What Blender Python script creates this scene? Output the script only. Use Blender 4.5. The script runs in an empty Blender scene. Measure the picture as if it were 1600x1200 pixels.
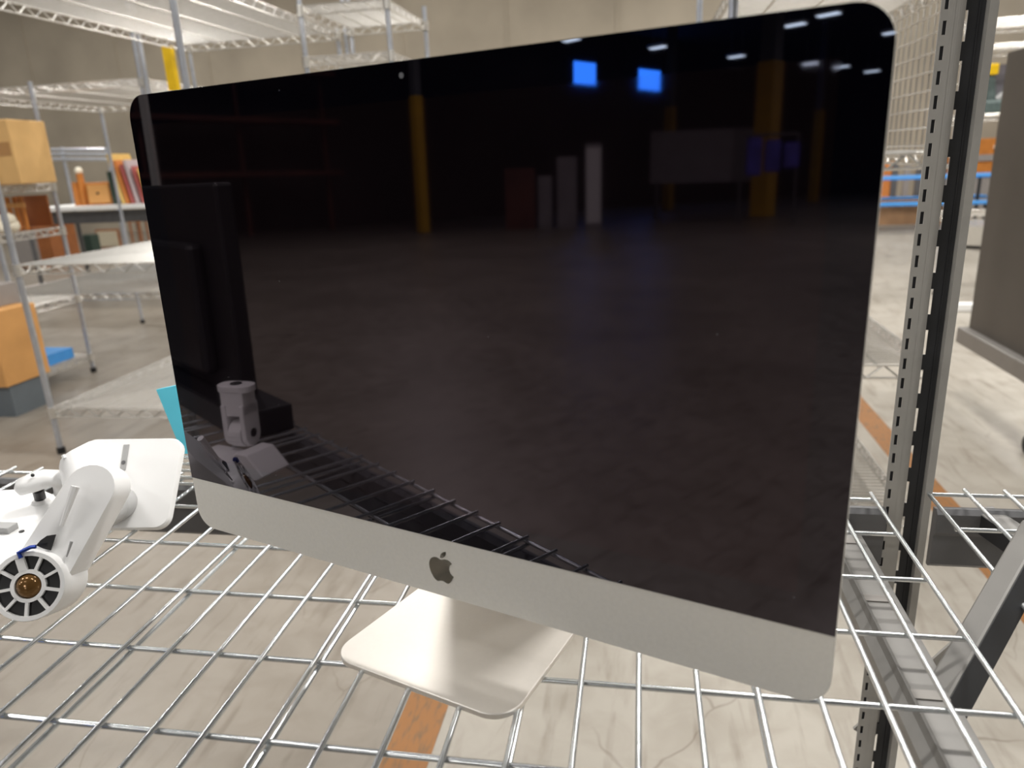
import bpy, math, random
from mathutils import Vector, Matrix
random.seed(7)
V = Vector
SC = bpy.context.scene
COL = SC.collection

# ------------------------------------------------------------------ camera
H0 = 0.76                                   # height of the wire deck above the floor
YAW, PITCH, ROLL = 0.181765, -0.298748, -0.047004
FPX = 1142.47
CAM = V((0.101136, -0.689816, 0.439122 + H0))
_ri = V((math.cos(YAW), math.sin(YAW), 0))
FWD = V((-math.sin(YAW) * math.cos(PITCH), math.cos(YAW) * math.cos(PITCH), math.sin(PITCH)))
_up = _ri.cross(FWD)
RGT = _ri * math.cos(ROLL) + _up * math.sin(ROLL)
UPV = _up * math.cos(ROLL) - _ri * math.sin(ROLL)
cd = bpy.data.cameras.new('camera')
cam = bpy.data.objects.new('camera', cd)
COL.objects.link(cam)
cam.matrix_world = Matrix(((RGT.x, UPV.x, -FWD.x, CAM.x), (RGT.y, UPV.y, -FWD.y, CAM.y),
                           (RGT.z, UPV.z, -FWD.z, CAM.z), (0, 0, 0, 1)))
cd.sensor_width = 36
cd.lens = FPX * 36 / 1600
cd.clip_start = 0.02
cd.clip_end = 200
cd.dof.use_dof = True
cd.dof.focus_distance = 0.80
cd.dof.aperture_fstop = 5.2
SC.camera = cam

def ray(px, py):
    return FWD + RGT * ((px - 800) / FPX) - UPV * ((py - 600) / FPX)
def P(px, py, d):                           # point at depth d along a line of sight
    return CAM + ray(px, py) * d
def F(px, py, z):                           # where a line of sight meets the level z
    r = ray(px, py)
    return CAM + r * ((z - CAM.z) / r.z)
def RP(px, py, o, n):                       # where a line of sight meets a plane
    r = ray(px, py)
    return CAM + r * ((o - CAM).dot(n) / r.dot(n))

# ------------------------------------------------------------------ light and exposure
SC.view_settings.view_transform = 'Standard'
SC.view_settings.look = 'None'
SC.view_settings.gamma = 1
SC.view_settings.use_curve_mapping = False
SC.view_settings.exposure = 0.0
world = bpy.data.worlds.new('world')
SC.world = world
world.use_nodes = True
world.node_tree.nodes['Background'].inputs[0].default_value = (1.0, 0.93, 0.84, 1)
world.node_tree.nodes['Background'].inputs[1].default_value = 0.05
LIGHT_Z = 5.8
UNSEEN_LIGHTS = [(-5.5, -1.5, 105), (-2.2, -1.2, 45), (1.2, -1.2, 35), (4.6, -1.5, 90),
               (-5.5, 2.2, 95), (-2.4, 2.2, 30), (1.6, 2.0, 245), (4.6, 2.2, 170),
               (-2.2, 6.0, 90), (1.2, 6.0, 120), (4.6, 6.0, 130), (-2.2, -5.5, 25), (-6.5, -5.5, 150),
               (-6.5, 6.0, 140), (8.5, 4.0, 110), (-9.0, 10.5, 150), (-13.5, 10.5, 90), (1.5, 10.5, 170), (6.0, 10.5, 150), (-4.0, 10.8, 120),  # lamps of the back row are unseen, added to brighten the wall
               (-11.5, -8.0, 160), (-3.0, -14.0, 320), (-3.5, -24.0, 320), (-4.0, -33.0, 260)]  # unseen lamps added to light the columns, sited outside the screen's reflection
FAR_LIGHTS = [(-18.6, -19.6), (-17.9, -23.5), (-17.5, -28.1), (-11.4, -23.4), (-12.8, -24.0), (-16.8, -32.9),
              (-16.5, -35.2), (-16.4, -38.2), (-11.5, -28.4)]

# ------------------------------------------------------------------ materials
def lin(c):
    return tuple((x / 255 / 12.92 if x / 255 <= 0.04045 else ((x / 255 + 0.055) / 1.055) ** 2.4) for x in c)
MATS = {}
def mat(name, rgb, rough=0.5, metal=0.0, var=0.0, scale=20.0, bump=0.0, rvar=0.0, spec=None, coat=0.0, linear=False):
    m = bpy.data.materials.new(name)
    m.use_nodes = True
    nt = m.node_tree
    b = nt.nodes['Principled BSDF']
    c = rgb if linear else lin(rgb)
    b.inputs['Base Color'].default_value = (*c, 1)
    b.inputs['Roughness'].default_value = rough
    b.inputs['Metallic'].default_value = metal
    if spec is not None:
        b.inputs['Specular IOR Level'].default_value = spec
    if coat:
        b.inputs['Coat Weight'].default_value = coat
    if var or bump or rvar:
        tc = nt.nodes.new('ShaderNodeTexCoord')
        n = nt.nodes.new('ShaderNodeTexNoise')
        n.inputs['Scale'].default_value = scale
        n.inputs['Detail'].default_value = 5
        nt.links.new(tc.outputs['Object'], n.inputs['Vector'])
        if var:
            r = nt.nodes.new('ShaderNodeValToRGB')
            r.color_ramp.elements[0].position = 0.3
            r.color_ramp.elements[1].position = 0.7
            r.color_ramp.elements[0].color = (*[max(0, x * (1 - var)) for x in c], 1)
            r.color_ramp.elements[1].color = (*[min(1, x * (1 + var)) for x in c], 1)
            nt.links.new(n.outputs['Fac'], r.inputs['Fac'])
            nt.links.new(r.outputs['Color'], b.inputs['Base Color'])
        if rvar:
            mr = nt.nodes.new('ShaderNodeMapRange')
            mr.inputs['To Min'].default_value = max(0.02, rough - rvar)
            mr.inputs['To Max'].default_value = rough + rvar
            nt.links.new(n.outputs['Fac'], mr.inputs['Value'])
            nt.links.new(mr.outputs['Result'], b.inputs['Roughness'])
        if bump:
            bp = nt.nodes.new('ShaderNodeBump')
            bp.inputs['Strength'].default_value = bump
            bp.inputs['Distance'].default_value = 0.002
            nt.links.new(n.outputs['Fac'], bp.inputs['Height'])
            nt.links.new(bp.outputs['Normal'], b.inputs['Normal'])
    MATS[name] = m
    return m
def emit(name, rgb, s):
    m = bpy.data.materials.new(name)
    m.use_nodes = True
    b = m.node_tree.nodes['Principled BSDF']
    b.inputs['Base Color'].default_value = (*rgb, 1)
    b.inputs['Emission Color'].default_value = (*rgb, 1)
    b.inputs['Emission Strength'].default_value = s
    return m

alu = mat('satin aluminium', (238, 236, 230), 0.42, 0.32, var=0.02, scale=300, rvar=0.04)
alu_foot = mat('polished satin aluminium', (232, 227, 220), 0.38, 0.6, var=0.01, scale=200)
logo_m = mat('dark mirror inlay', (120, 116, 108), 0.14, 0.95)
zinc = mat('zinc plated wire', (216, 220, 222), 0.22, 0.78, var=0.06, scale=60)
chrome = mat('chrome wire', (220, 217, 211), 0.27, 0.65, var=0.05, scale=40)
chrome_post = mat('chrome post', (200, 204, 212), 0.3, 0.65, var=0.08, scale=30)
steel = mat('grey powder coated steel', (166, 164, 160), 0.45, 0.1, var=0.05, scale=25, bump=0.02)
steel_dark = mat('dark grey steel', (96, 96, 98), 0.5, 0.1, var=0.1, scale=18)
steel_mid = mat('mid grey powder coated steel', (126, 124, 121), 0.45, 0.1, var=0.05, scale=25)
black_strip = mat('dusty black strip', (42, 43, 46), 0.6, var=0.3, scale=14)
white_pl = mat('white painted metal', (247, 247, 247), 0.35, var=0.01, scale=30)
pale_grey = mat('pale grey plastic', (168, 168, 168), 0.45, var=0.03)
black_pl = mat('black plastic', (28, 28, 30), 0.45, var=0.15, scale=30)
amber = mat('brown glossy bore', (120, 88, 50), 0.15, 0.4, var=0.3, scale=60)
blue_m = mat('blue anodised steel', (28, 60, 150), 0.35, 0.4)
cyan_m = mat('cyan foam board', (98, 214, 240), 0.6, var=0.02)
skyblue = mat('sky blue laminate', (70, 150, 222), 0.45, var=0.03)
card = mat('cardboard', (214, 172, 112), 0.8, var=0.05, scale=12)
tape_m = mat('brown packing tape', (176, 132, 82), 0.4)
wood = mat('orange varnished wood', (196, 124, 56), 0.4, var=0.14, scale=9)
wood_d = mat('brown wood', (150, 92, 52), 0.45, var=0.12, scale=8)
wood_l = mat('light oak laminate', (216, 160, 96), 0.45, var=0.06, scale=7)
grey_lam = mat('grey laminate', (150, 144, 140), 0.5, var=0.04)
base_grey = mat('blue grey plinth', (104, 112, 118), 0.55, var=0.1, scale=6)
white_m = mat('white board', (240, 240, 238), 0.5, var=0.01)
cream = mat('cream cloth', (240, 232, 212), 0.8, var=0.06, scale=25)
yellow_m = mat('yellow paint', (240, 196, 10), 0.5, var=0.04)
col_yellow = mat('column yellow paint', (206, 160, 30), 0.5, var=0.1, scale=3)
green_d = mat('dark green plastic', (52, 70, 62), 0.5, var=0.1)
drill_g = mat('grey green tool body', (86, 100, 98), 0.5, var=0.2, scale=40)
mint = mat('mint green plastic', (150, 226, 170), 0.5)
dark_panel = mat('dark grey laminate', (84, 78, 72), 0.5, var=0.05, scale=5)
panel_frame = mat('grey metal edge', (134, 130, 126), 0.4, 0.2, var=0.04)
pink_m = mat('faded red board', (176, 92, 88), 0.6, var=0.08)
orange_m = mat('orange board', (206, 128, 64), 0.6, var=0.08)
lyellow = mat('pale yellow board', (226, 190, 110), 0.6, var=0.08)
lilac = mat('pale lilac board', (190, 176, 178), 0.6, var=0.05)
ceil_m = mat('dark ceiling deck', (50, 50, 54), 0.9, var=0.1, scale=0.6)
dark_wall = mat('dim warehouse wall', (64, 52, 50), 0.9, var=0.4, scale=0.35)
dull_white = mat('dull white sheet', (150, 146, 150), 0.7, var=0.1, scale=2)
rust = mat('rust red paint', (104, 58, 46), 0.7, var=0.3, scale=1.2)
purple = mat('blue violet cloth', (84, 80, 190), 0.7, var=0.3, scale=3)
lamp_m = emit('lit lamp lens', (0.72, 0.92, 1.0), 11)
sky_win = emit('daylight window', (0.03, 0.22, 1.0), 13)
glow_green = emit('small green lamp', (0.5, 1.0, 0.6), 2.0)

# liner that lets the ceiling light through
liner = bpy.data.materials.new('translucent white liner')
liner.use_nodes = True
_nt = liner.node_tree
_b = _nt.nodes['Principled BSDF']
_b.inputs['Base Color'].default_value = (0.9, 0.9, 0.9, 1)
_t = _nt.nodes.new('ShaderNodeBsdfTranslucent')
_t.inputs['Color'].default_value = (0.97, 0.97, 0.97, 1)
_mx = _nt.nodes.new('ShaderNodeMixShader')
_mx.inputs['Fac'].default_value = 0.75
_nt.links.new(_b.outputs[0], _mx.inputs[1])
_nt.links.new(_t.outputs[0], _mx.inputs[2])
_nt.links.new(_mx.outputs[0], _nt.nodes['Material Output'].inputs['Surface'])

def glass_black(name, base, rough, ior, tint, dust):
    m = bpy.data.materials.new(name)
    m.use_nodes = True
    nt = m.node_tree
    b = nt.nodes['Principled BSDF']
    b.inputs['Base Color'].default_value = (*base, 1)
    b.inputs['Roughness'].default_value = rough
    b.inputs['IOR'].default_value = ior
    b.inputs['Specular Tint'].default_value = (*tint, 1)
    tc = nt.nodes.new('ShaderNodeTexCoord')
    vo = nt.nodes.new('ShaderNodeTexVoronoi')
    vo.inputs['Scale'].default_value = 55
    vo.inputs['Randomness'].default_value = 1
    nt.links.new(tc.outputs['Object'], vo.inputs['Vector'])
    lt = nt.nodes.new('ShaderNodeMath')
    lt.operation = 'LESS_THAN'
    lt.inputs[1].default_value = 0.035
    nt.links.new(vo.outputs['Distance'], lt.inputs[0])
    nz = nt.nodes.new('ShaderNodeTexNoise')
    nz.inputs['Scale'].default_value = 17
    nt.links.new(tc.outputs['Object'], nz.inputs['Vector'])
    gt = nt.nodes.new('ShaderNodeMath')
    gt.operation = 'GREATER_THAN'
    gt.inputs[1].default_value = 0.56
    nt.links.new(nz.outputs['Fac'], gt.inputs[0])
    mu = nt.nodes.new('ShaderNodeMath')
    mu.operation = 'MULTIPLY'
    nt.links.new(lt.outputs[0], mu.inputs[0])
    nt.links.new(gt.outputs[0], mu.inputs[1])
    mix = nt.nodes.new('ShaderNodeMixRGB')
    mix.inputs[1].default_value = (*base, 1)
    mix.inputs[2].default_value = (*dust, 1)
    nt.links.new(mu.outputs[0], mix.inputs[0])
    nt.links.new(mix.outputs[0], b.inputs['Base Color'])
    return m
glass_m = glass_black('glossy black screen glass', (0.0012, 0.0012, 0.003), 0.015, 1.82, (0.95, 0.86, 1.0), (0.10, 0.10, 0.12))
lcd_m = glass_black('dark display behind glass', (0.0035, 0.0022, 0.0032), 0.03, 1.82, (1.0, 0.84, 0.98), (0.10, 0.10, 0.11))

XL, XR, YF, YB, ZC = -20.5, 15.0, -42.0, 14.5, 6.8
def floor_mat():
    m = bpy.data.materials.new('polished concrete')
    m.use_nodes = True
    nt = m.node_tree
    N, L = nt.nodes, nt.links
    b = N['Principled BSDF']
    tc = N.new('ShaderNodeTexCoord')
    def noise(s, d=6, dist=0.0, vec=None):
        n = N.new('ShaderNodeTexNoise')
        n.inputs['Scale'].default_value = s
        n.inputs['Detail'].default_value = d
        n.inputs['Distortion'].default_value = dist
        L.new(vec or tc.outputs['Object'], n.inputs['Vector'])
        return n
    n1 = noise(0.9, 9, 0.6)
    r1 = N.new('ShaderNodeValToRGB')
    r1.color_ramp.elements[0].position = 0.32
    r1.color_ramp.elements[0].color = (*lin((154, 148, 138)), 1)
    r1.color_ramp.elements[1].position = 0.68
    r1.color_ramp.elements[1].color = (*lin((176, 170, 160)), 1)
    L.new(n1.outputs['Fac'], r1.inputs['Fac'])
    n2 = noise(9, 8, 0.8)
    mx = N.new('ShaderNodeMixRGB')
    mx.blend_type = 'MULTIPLY'
    r2 = N.new('ShaderNodeValToRGB')
    r2.color_ramp.elements[0].position = 0.25
    r2.color_ramp.elements[0].color = (0.82, 0.80, 0.78, 1)
    r2.color_ramp.elements[1].position = 0.6
    r2.color_ramp.elements[1].color = (1, 1, 1, 1)
    L.new(n2.outputs['Fac'], r2.inputs['Fac'])
    mx.inputs[0].default_value = 1
    L.new(r1.outputs[0], mx.inputs[1])
    L.new(r2.outputs[0], mx.inputs[2])
    # dark scuffs drawn out along one direction
    ms = N.new('ShaderNodeMapping')
    ms.inputs['Scale'].default_value = (16.0, 2.6, 1)
    ms.inputs['Rotation'].default_value = (0, 0, -0.5)
    L.new(tc.outputs['Object'], ms.inputs['Vector'])
    n5 = noise(1.6, 7, 0.3, ms.outputs[0])
    r5 = N.new('ShaderNodeValToRGB')
    r5.color_ramp.elements[0].position = 0.30
    r5.color_ramp.elements[0].color = (0.62, 0.58, 0.54, 1)
    r5.color_ramp.elements[1].position = 0.46
    r5.color_ramp.elements[1].color = (1, 1, 1, 1)
    L.new(n5.outputs['Fac'], r5.inputs['Fac'])
    m5 = N.new('ShaderNodeMixRGB')
    m5.blend_type = 'MULTIPLY'
    m5.inputs[0].default_value = 0.65
    L.new(mx.outputs[0], m5.inputs[1])
    L.new(r5.outputs[0], m5.inputs[2])
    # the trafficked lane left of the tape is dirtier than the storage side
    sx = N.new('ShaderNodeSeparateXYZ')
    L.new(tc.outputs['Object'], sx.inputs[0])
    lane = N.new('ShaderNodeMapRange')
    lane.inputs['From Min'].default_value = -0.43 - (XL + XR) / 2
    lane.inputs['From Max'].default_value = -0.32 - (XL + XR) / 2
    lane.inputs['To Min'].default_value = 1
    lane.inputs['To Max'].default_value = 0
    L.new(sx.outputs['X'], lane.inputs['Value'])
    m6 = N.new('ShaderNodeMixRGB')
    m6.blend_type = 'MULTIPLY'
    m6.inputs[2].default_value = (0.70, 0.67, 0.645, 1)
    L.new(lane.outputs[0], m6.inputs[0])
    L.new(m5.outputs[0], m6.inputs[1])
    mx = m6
    # scratches and hairline cracks
    mp = N.new('ShaderNodeMapping')
    mp.inputs['Scale'].default_value = (1.0, 0.45, 1)
    mp.inputs['Rotation'].default_value = (0, 0, 0.6)
    L.new(tc.outputs['Object'], mp.inputs['Vector'])
    nd = noise(2.2, 4)
    va = N.new('ShaderNodeVectorMath')
    va.operation = 'MULTIPLY_ADD'
    va.inputs[1].default_value = (0.16, 0.16, 0.16)
    L.new(nd.outputs['Color'], va.inputs[0])
    L.new(mp.outputs[0], va.inputs[2])
    vo = N.new('ShaderNodeTexVoronoi')
    vo.feature = 'DISTANCE_TO_EDGE'
    vo.inputs['Scale'].default_value = 3.6
    L.new(va.outputs[0], vo.inputs['Vector'])
    lt = N.new('ShaderNodeMapRange')
    lt.inputs['From Min'].default_value = 0.002
    lt.inputs['From Max'].default_value = 0.010
    lt.inputs['To Min'].default_value = 1
    lt.inputs['To Max'].default_value = 0
    L.new(vo.outputs['Distance'], lt.inputs['Value'])
    n3 = noise(3.1, 3)
    gt = N.new('ShaderNodeMapRange')
    gt.inputs['From Min'].default_value = 0.50
    gt.inputs['From Max'].default_value = 0.62
    L.new(n3.outputs['Fac'], gt.inputs['Value'])
    mm = N.new('ShaderNodeMath')
    mm.operation = 'MULTIPLY'
    L.new(lt.outputs[0], mm.inputs[0])
    L.new(gt.outputs[0], mm.inputs[1])
    m2 = N.new('ShaderNodeMath')
    m2.operation = 'MULTIPLY'
    m2.inputs[1].default_value = 0.45
    L.new(mm.outputs[0], m2.inputs[0])
    mx2 = N.new('ShaderNodeMixRGB')
    mx2.inputs[2].default_value = (*lin((96, 84, 70)), 1)
    L.new(m2.outputs[0], mx2.inputs[0])
    L.new(mx.outputs[0], mx2.inputs[1])
    L.new(mx2.outputs[0], b.inputs['Base Color'])
    b.inputs['Roughness'].default_value = 0.38
    mr = N.new('ShaderNodeMapRange')
    mr.inputs['To Min'].default_value = 0.26
    mr.inputs['To Max'].default_value = 0.5
    L.new(n2.outputs['Fac'], mr.inputs['Value'])
    L.new(mr.outputs[0], b.inputs['Roughness'])
    return m

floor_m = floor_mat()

def tape_mat():
    m = mat('worn orange floor tape', (196, 140, 66), 0.5)
    nt = m.node_tree
    N, L = nt.nodes, nt.links
    tc = N.new('ShaderNodeTexCoord')
    mp = N.new('ShaderNodeMapping')
    mp.inputs['Scale'].default_value = (1, 0.25, 1)
    n = N.new('ShaderNodeTexNoise')
    n.inputs['Scale'].default_value = 90
    n.inputs['Detail'].default_value = 6
    L.new(tc.outputs['Object'], mp.inputs['Vector'])
    L.new(mp.outputs[0], n.inputs['Vector'])
    r = N.new('ShaderNodeValToRGB')
    r.color_ramp.elements[0].position = 0.3
    r.color_ramp.elements[0].color = (*lin((108, 84, 58)), 1)
    r.color_ramp.elements[1].position = 0.5
    r.color_ramp.elements[1].color = (*lin((142, 95, 48)), 1)
    L.new(n.outputs['Fac'], r.inputs['Fac'])
    L.new(r.outputs[0], N['Principled BSDF'].inputs['Base Color'])
    return m
tape_floor = tape_mat()

def wall_mat(name, a, bcol, joints):
    m = bpy.data.materials.new(name)
    m.use_nodes = True
    nt = m.node_tree
    N, L = nt.nodes, nt.links
    tc = N.new('ShaderNodeTexCoord')
    n = N.new('ShaderNodeTexNoise')
    n.inputs['Scale'].default_value = 0.8
    n.inputs['Detail'].default_value = 7
    L.new(tc.outputs['Object'], n.inputs['Vector'])
    r = N.new('ShaderNodeValToRGB')
    r.color_ramp.elements[0].position = 0.3
    r.color_ramp.elements[0].color = (*lin(a), 1)
    r.color_ramp.elements[1].position = 0.7
    r.color_ramp.elements[1].color = (*lin(bcol), 1)
    L.new(n.outputs['Fac'], r.inputs['Fac'])
    L.new(r.outputs[0], N['Principled BSDF'].inputs['Base Color'])
    N['Principled BSDF'].inputs['Roughness'].default_value = 0.8
    return m
wall_m = wall_mat('concrete tilt up wall', (158, 148, 132), (182, 171, 153), True)

# ------------------------------------------------------------------ mesh building
ORG = {}
class MB:
    def __init__(s):
        s.v, s.f = [], []
    def add(s, vs, fs):
        k = len(s.v)
        s.v += [V(x) for x in vs]
        s.f += [tuple(i + k for i in f) for f in fs]
        return s
    def box(s, c, size, ax=None, ay=None, az=None):
        ax = V(ax) if ax else V((1, 0, 0))
        ay = V(ay) if ay else V((0, 1, 0))
        az = V(az) if az else V((0, 0, 1))
        c = V(c)
        vs = [c + ax * (size[0] / 2 * i) + ay * (size[1] / 2 * j) + az * (size[2] / 2 * k)
              for k in (-1, 1) for j in (-1, 1) for i in (-1, 1)]
        return s.add(vs, [(0, 2, 3, 1), (4, 5, 7, 6), (0, 1, 5, 4), (2, 6, 7, 3), (0, 4, 6, 2), (1, 3, 7, 5)])
    def b2(s, lo, hi):
        lo, hi = V(lo), V(hi)
        return s.box((lo + hi) / 2, (hi - lo))
    def tube(s, a, b, r, n=8, r2=None):
        a, b = V(a), V(b)
        d = (b - a).normalized()
        x = d.orthogonal().normalized()
        y = d.cross(x)
        r2 = r if r2 is None else r2
        vs = []
        for p, q in ((a, r), (b, r2)):
            for i in range(n):
                t = 2 * math.pi * i / n
                vs.append(p + x * (q * math.cos(t)) + y * (q * math.sin(t)))
        fs = [(i, (i + 1) % n, n + (i + 1) % n, n + i) for i in range(n)]
        fs += [tuple(range(n - 1, -1, -1)), tuple(range(n, 2 * n))]
        return s.add(vs, fs)
    def path(s, pts, r, n=8, sq=1.0, upv=None):
        pts = [V(p) for p in pts]
        rings = []
        x = None
        for i, p in enumerate(pts):
            d = ((pts[min(i + 1, len(pts) - 1)] - p).normalized() + (p - pts[max(i - 1, 0)]).normalized()).normalized()
            if upv is not None:
                x = (V(upv) - d * V(upv).dot(d)).normalized()
            elif x is None:
                x = d.orthogonal().normalized()
            else:
                x = (x - d * x.dot(d)).normalized()
            y = d.cross(x)
            rr = r[i] if isinstance(r, (list, tuple)) else r
            rings.append([p + x * (rr * sq * math.cos(2 * math.pi * k / n)) + y * (rr * math.sin(2 * math.pi * k / n)) for k in range(n)])
        vs = [q for g in rings for q in g]
        fs = []
        for i in range(len(pts) - 1):
            for k in range(n):
                fs.append((i * n + k, i * n + (k + 1) % n, (i + 1) * n + (k + 1) % n, (i + 1) * n + k))
        fs += [tuple(range(n - 1, -1, -1)), tuple(range(len(vs) - n, len(vs)))]
        return s.add(vs, fs)
    def loft(s, rings, cap=True):
        n = len(rings[0])
        vs = [q for g in rings for q in g]
        fs = []
        for i in range(len(rings) - 1):
            for k in range(n):
                fs.append((i * n + k, i * n + (k + 1) % n, (i + 1) * n + (k + 1) % n, (i + 1) * n + k))
        if cap:
            fs += [tuple(range(n - 1, -1, -1)), tuple(range(len(vs) - n, len(vs)))]
        return s.add(vs, fs)
    def prism(s, poly, o, ex, ey, n, t):
        o, ex, ey, n = V(o), V(ex), V(ey), V(n)
        a = [o + ex * p[0] + ey * p[1] for p in poly]
        return s.loft([a, [q + n * t for q in a]])
    def sphere(s, c, r, nu=14, nv=9, sc=(1, 1, 1)):
        c = V(c)
        rings = []
        for j in range(nv + 1):
            ph = math.pi * (j + 0.001) / (nv + 0.002) - math.pi / 2
            rings.append([c + V((r * sc[0] * math.cos(ph) * math.cos(2 * math.pi * i / nu), r * sc[1] * math.cos(ph) * math.sin(2 * math.pi * i / nu), r * sc[2] * math.sin(ph))) for i in range(nu)])
        return s.loft(rings)
    def build(s, name, m, parent=None, smooth=False, bevel=0.0, angle=35):
        me = bpy.data.meshes.new(name)
        off = ORG.get(parent.name, V((0, 0, 0))) if parent else V((0, 0, 0))
        o_loc = V((0, 0, 0))
        if parent is None and s.v:
            lo = V((min(p.x for p in s.v), min(p.y for p in s.v), min(p.z for p in s.v)))
            hi = V((max(p.x for p in s.v), max(p.y for p in s.v), max(p.z for p in s.v)))
            off = V(((lo.x + hi.x) / 2, (lo.y + hi.y) / 2, lo.z))
            o_loc = off
        me.from_pydata([tuple(p - off) for p in s.v], [], s.f)
        me.update()
        import bmesh
        bm = bmesh.new()
        bm.from_mesh(me)
        bmesh.ops.recalc_face_normals(bm, faces=bm.faces)
        bm.to_mesh(me)
        bm.free()
        o = bpy.data.objects.new(name, me)
        COL.objects.link(o)
        me.materials.append(m)
        o.location = o_loc
        if parent is not None:
            o.parent = parent
        ORG[o.name] = off
        if bevel:
            bv = o.modifiers.new('bevel', 'BEVEL')
            bv.width = bevel
            bv.segments = 2
            bv.limit_method = 'ANGLE'
        if smooth:
            for p in me.polygons:
                p.use_smooth = True
            me.set_sharp_from_angle(angle=math.radians(angle))
        return o
def tag(o, label=None, cat=None, group=None, kind=None):
    if label: o['label'] = label
    if cat: o['category'] = cat
    if group: o['group'] = group
    if kind: o['kind'] = kind
    return o
def thing(name, loc, label, cat, group=None):
    o = bpy.data.objects.new(name, None)
    o.empty_display_size = 0.05
    COL.objects.link(o)
    o.location = loc
    ORG[o.name] = V(loc)
    return tag(o, label, cat, group)
def rrect(w, h, r, seg=7, r4=None):
    r4 = r4 or (r, r, r, r)                  # bl, br, tr, tl
    pts = []
    for (sx, sy, a0), q in zip(((-1, -1, 180), (1, -1, 270), (1, 1, 0), (-1, 1, 90)), r4):
        cx, cy = sx * (w / 2 - q), sy * (h / 2 - q)
        for i in range(seg + 1):
            a = math.radians(a0 + 90 * i / seg)
            pts.append((cx + q * math.cos(a), cy + q * math.sin(a)))
    return pts

# ------------------------------------------------------------------ the setting
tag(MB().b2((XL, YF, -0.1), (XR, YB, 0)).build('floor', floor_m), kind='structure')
tag(MB().b2((XL, YF, ZC), (XR, YB, ZC + 0.1)).build('ceiling', ceil_m), kind='structure')
wb = MB().b2((XL, YB, 0), (XR, YB + 0.2, ZC))
for k in range(9):                           # raised panel joints of the concrete wall
    wb.b2((-13 + k * 2.1, YB - 0.02, 0), (-12.94 + k * 2.1, YB, ZC))
tag(wb.build('wall_back', wall_m), kind='structure')
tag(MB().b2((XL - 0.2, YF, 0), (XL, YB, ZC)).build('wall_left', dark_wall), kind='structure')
tag(MB().b2((XR, YF, 0), (XR + 0.2, YB, ZC)).build('wall_right', wall_m), kind='structure')
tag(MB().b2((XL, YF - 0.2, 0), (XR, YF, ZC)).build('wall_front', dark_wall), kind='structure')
for k, (y0, y1) in enumerate(((-22.9, -21.7), (-27.0, -25.6))):
    tag(MB().b2((XL, y0, 4.75), (XL + 0.05, y1, 5.55)).build('window_%d' % (k + 1), sky_win), kind='structure')
tag(MB().b2((-0.43, 0.1, 0), (-0.33, 5.6, 0.0012)).build('trim_1', tape_floor), kind='structure')
tag(MB().b2((1.075, 0.98, 0), (1.175, 5.2, 0.0012)).build('trim_2', tape_floor), kind='structure')

# ceiling lights (their lamps too)
def ceiling_light(x, y, watts, glow):
    hl = 0.33 if glow else 0.62
    r = thing('ceiling_light', (x, y, LIGHT_Z), 'long white high-bay lamp hanging from the dark ceiling, several of them unseen and added for light', 'ceiling light', 'high-bay lamps under the ceiling')
    MB().b2((x - hl - 0.03, y - 0.2, LIGHT_Z + 0.02), (x + hl + 0.03, y + 0.2, LIGHT_Z + 0.12)).build('housing', white_pl, r)
    for dx in (-hl + 0.1, hl - 0.1):
        MB().tube((x + dx, y, LIGHT_Z + 0.12), (x + dx, y, ZC), 0.008, 6).build('hanger', chrome_post, r)
    if glow:
        MB().b2((x - hl, y - 0.13, LIGHT_Z), (x + hl, y + 0.13, LIGHT_Z + 0.02)).build('lens', lamp_m, r)
    if watts:
        ld = bpy.data.lights.new('lamp', 'AREA')
        ld.shape = 'RECTANGLE'
        ld.size, ld.size_y = 1.24, 0.34
        ld.energy = watts
        ld.color = (1.0, 0.97, 0.925)
        lo = bpy.data.objects.new('lamp', ld)
        COL.objects.link(lo)
        lo.parent = r
        lo.location = (0, 0, -0.02)
for x, y, w in UNSEEN_LIGHTS:
    ceiling_light(x, y, w, False)
for x, y in FAR_LIGHTS:
    ceiling_light(x, y, 0, True)

# ------------------------------------------------------------------ near shelving: frame
X0, DX, Y0, DY, YBK = -0.542606, 0.0495595, -0.250664, 0.09878, 0.235760
YFR = Y0 - DY
XLFT = X0 - 18 * DX                          # left end of the bay, outside the picture
PX = X0 + 19 * DX                            # last long wire
WR = 0.0026
unit = thing('shelving_unit', (0.45, 0, 0), 'grey slotted-post boltless shelving frame carrying the wire decks and the silver computer', 'shelving')
def slotted_post(x, y, mirror, s):
    m = MB()
    zt = 1.86
    def bx(a, b, y0, y1, z0, z1):
        if mirror: a, b = -b, -a
        m.b2((x + a, y + y0, z0), (x + b, y + y1, z1))
    bx(0, 0.0036, 0, 0.0020, 0, zt)
    bx(0.0078, 0.0150, 0, 0.0020, 0, zt)
    z = 0.01
    while z < zt - 0.03:
        bx(0.0036, 0.0078, 0, 0.0020, z, z + 0.0110)
        z += 0.0252
    # rolled inner edge
    for k in range(9):
        t = k / 8 * math.pi / 2
        a = 0.0150 + 0.0105 * math.sin(t)
        d = 0.0100 * (1 - math.cos(t))
        bx(a - 0.0002, a + 0.0024, d, d + 0.0022, 0, zt)
    return m
yp = 0.247
xp = 0.4170
slotted_post(xp, yp, False, 1).build('post', steel, unit)
m = MB()
m.b2((xp + 0.0042, yp + 0.012, 0), (xp + 0.0245, yp + 0.0135, 1.86))
m.b2((xp + 0.0325, yp + 0.012, 0), (xp + 0.0530, yp + 0.0135, 1.86))
m.b2((xp + 0.0420, yp + 0.0105, 0), (xp + 0.0432, yp + 0.012, 1.86))
z = 0.01
while z < 1.82:
    m.b2((xp + 0.0245, yp + 0.012, z), (xp + 0.0325, yp + 0.0135, z + 0.0195))
    z += 0.0508
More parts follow.
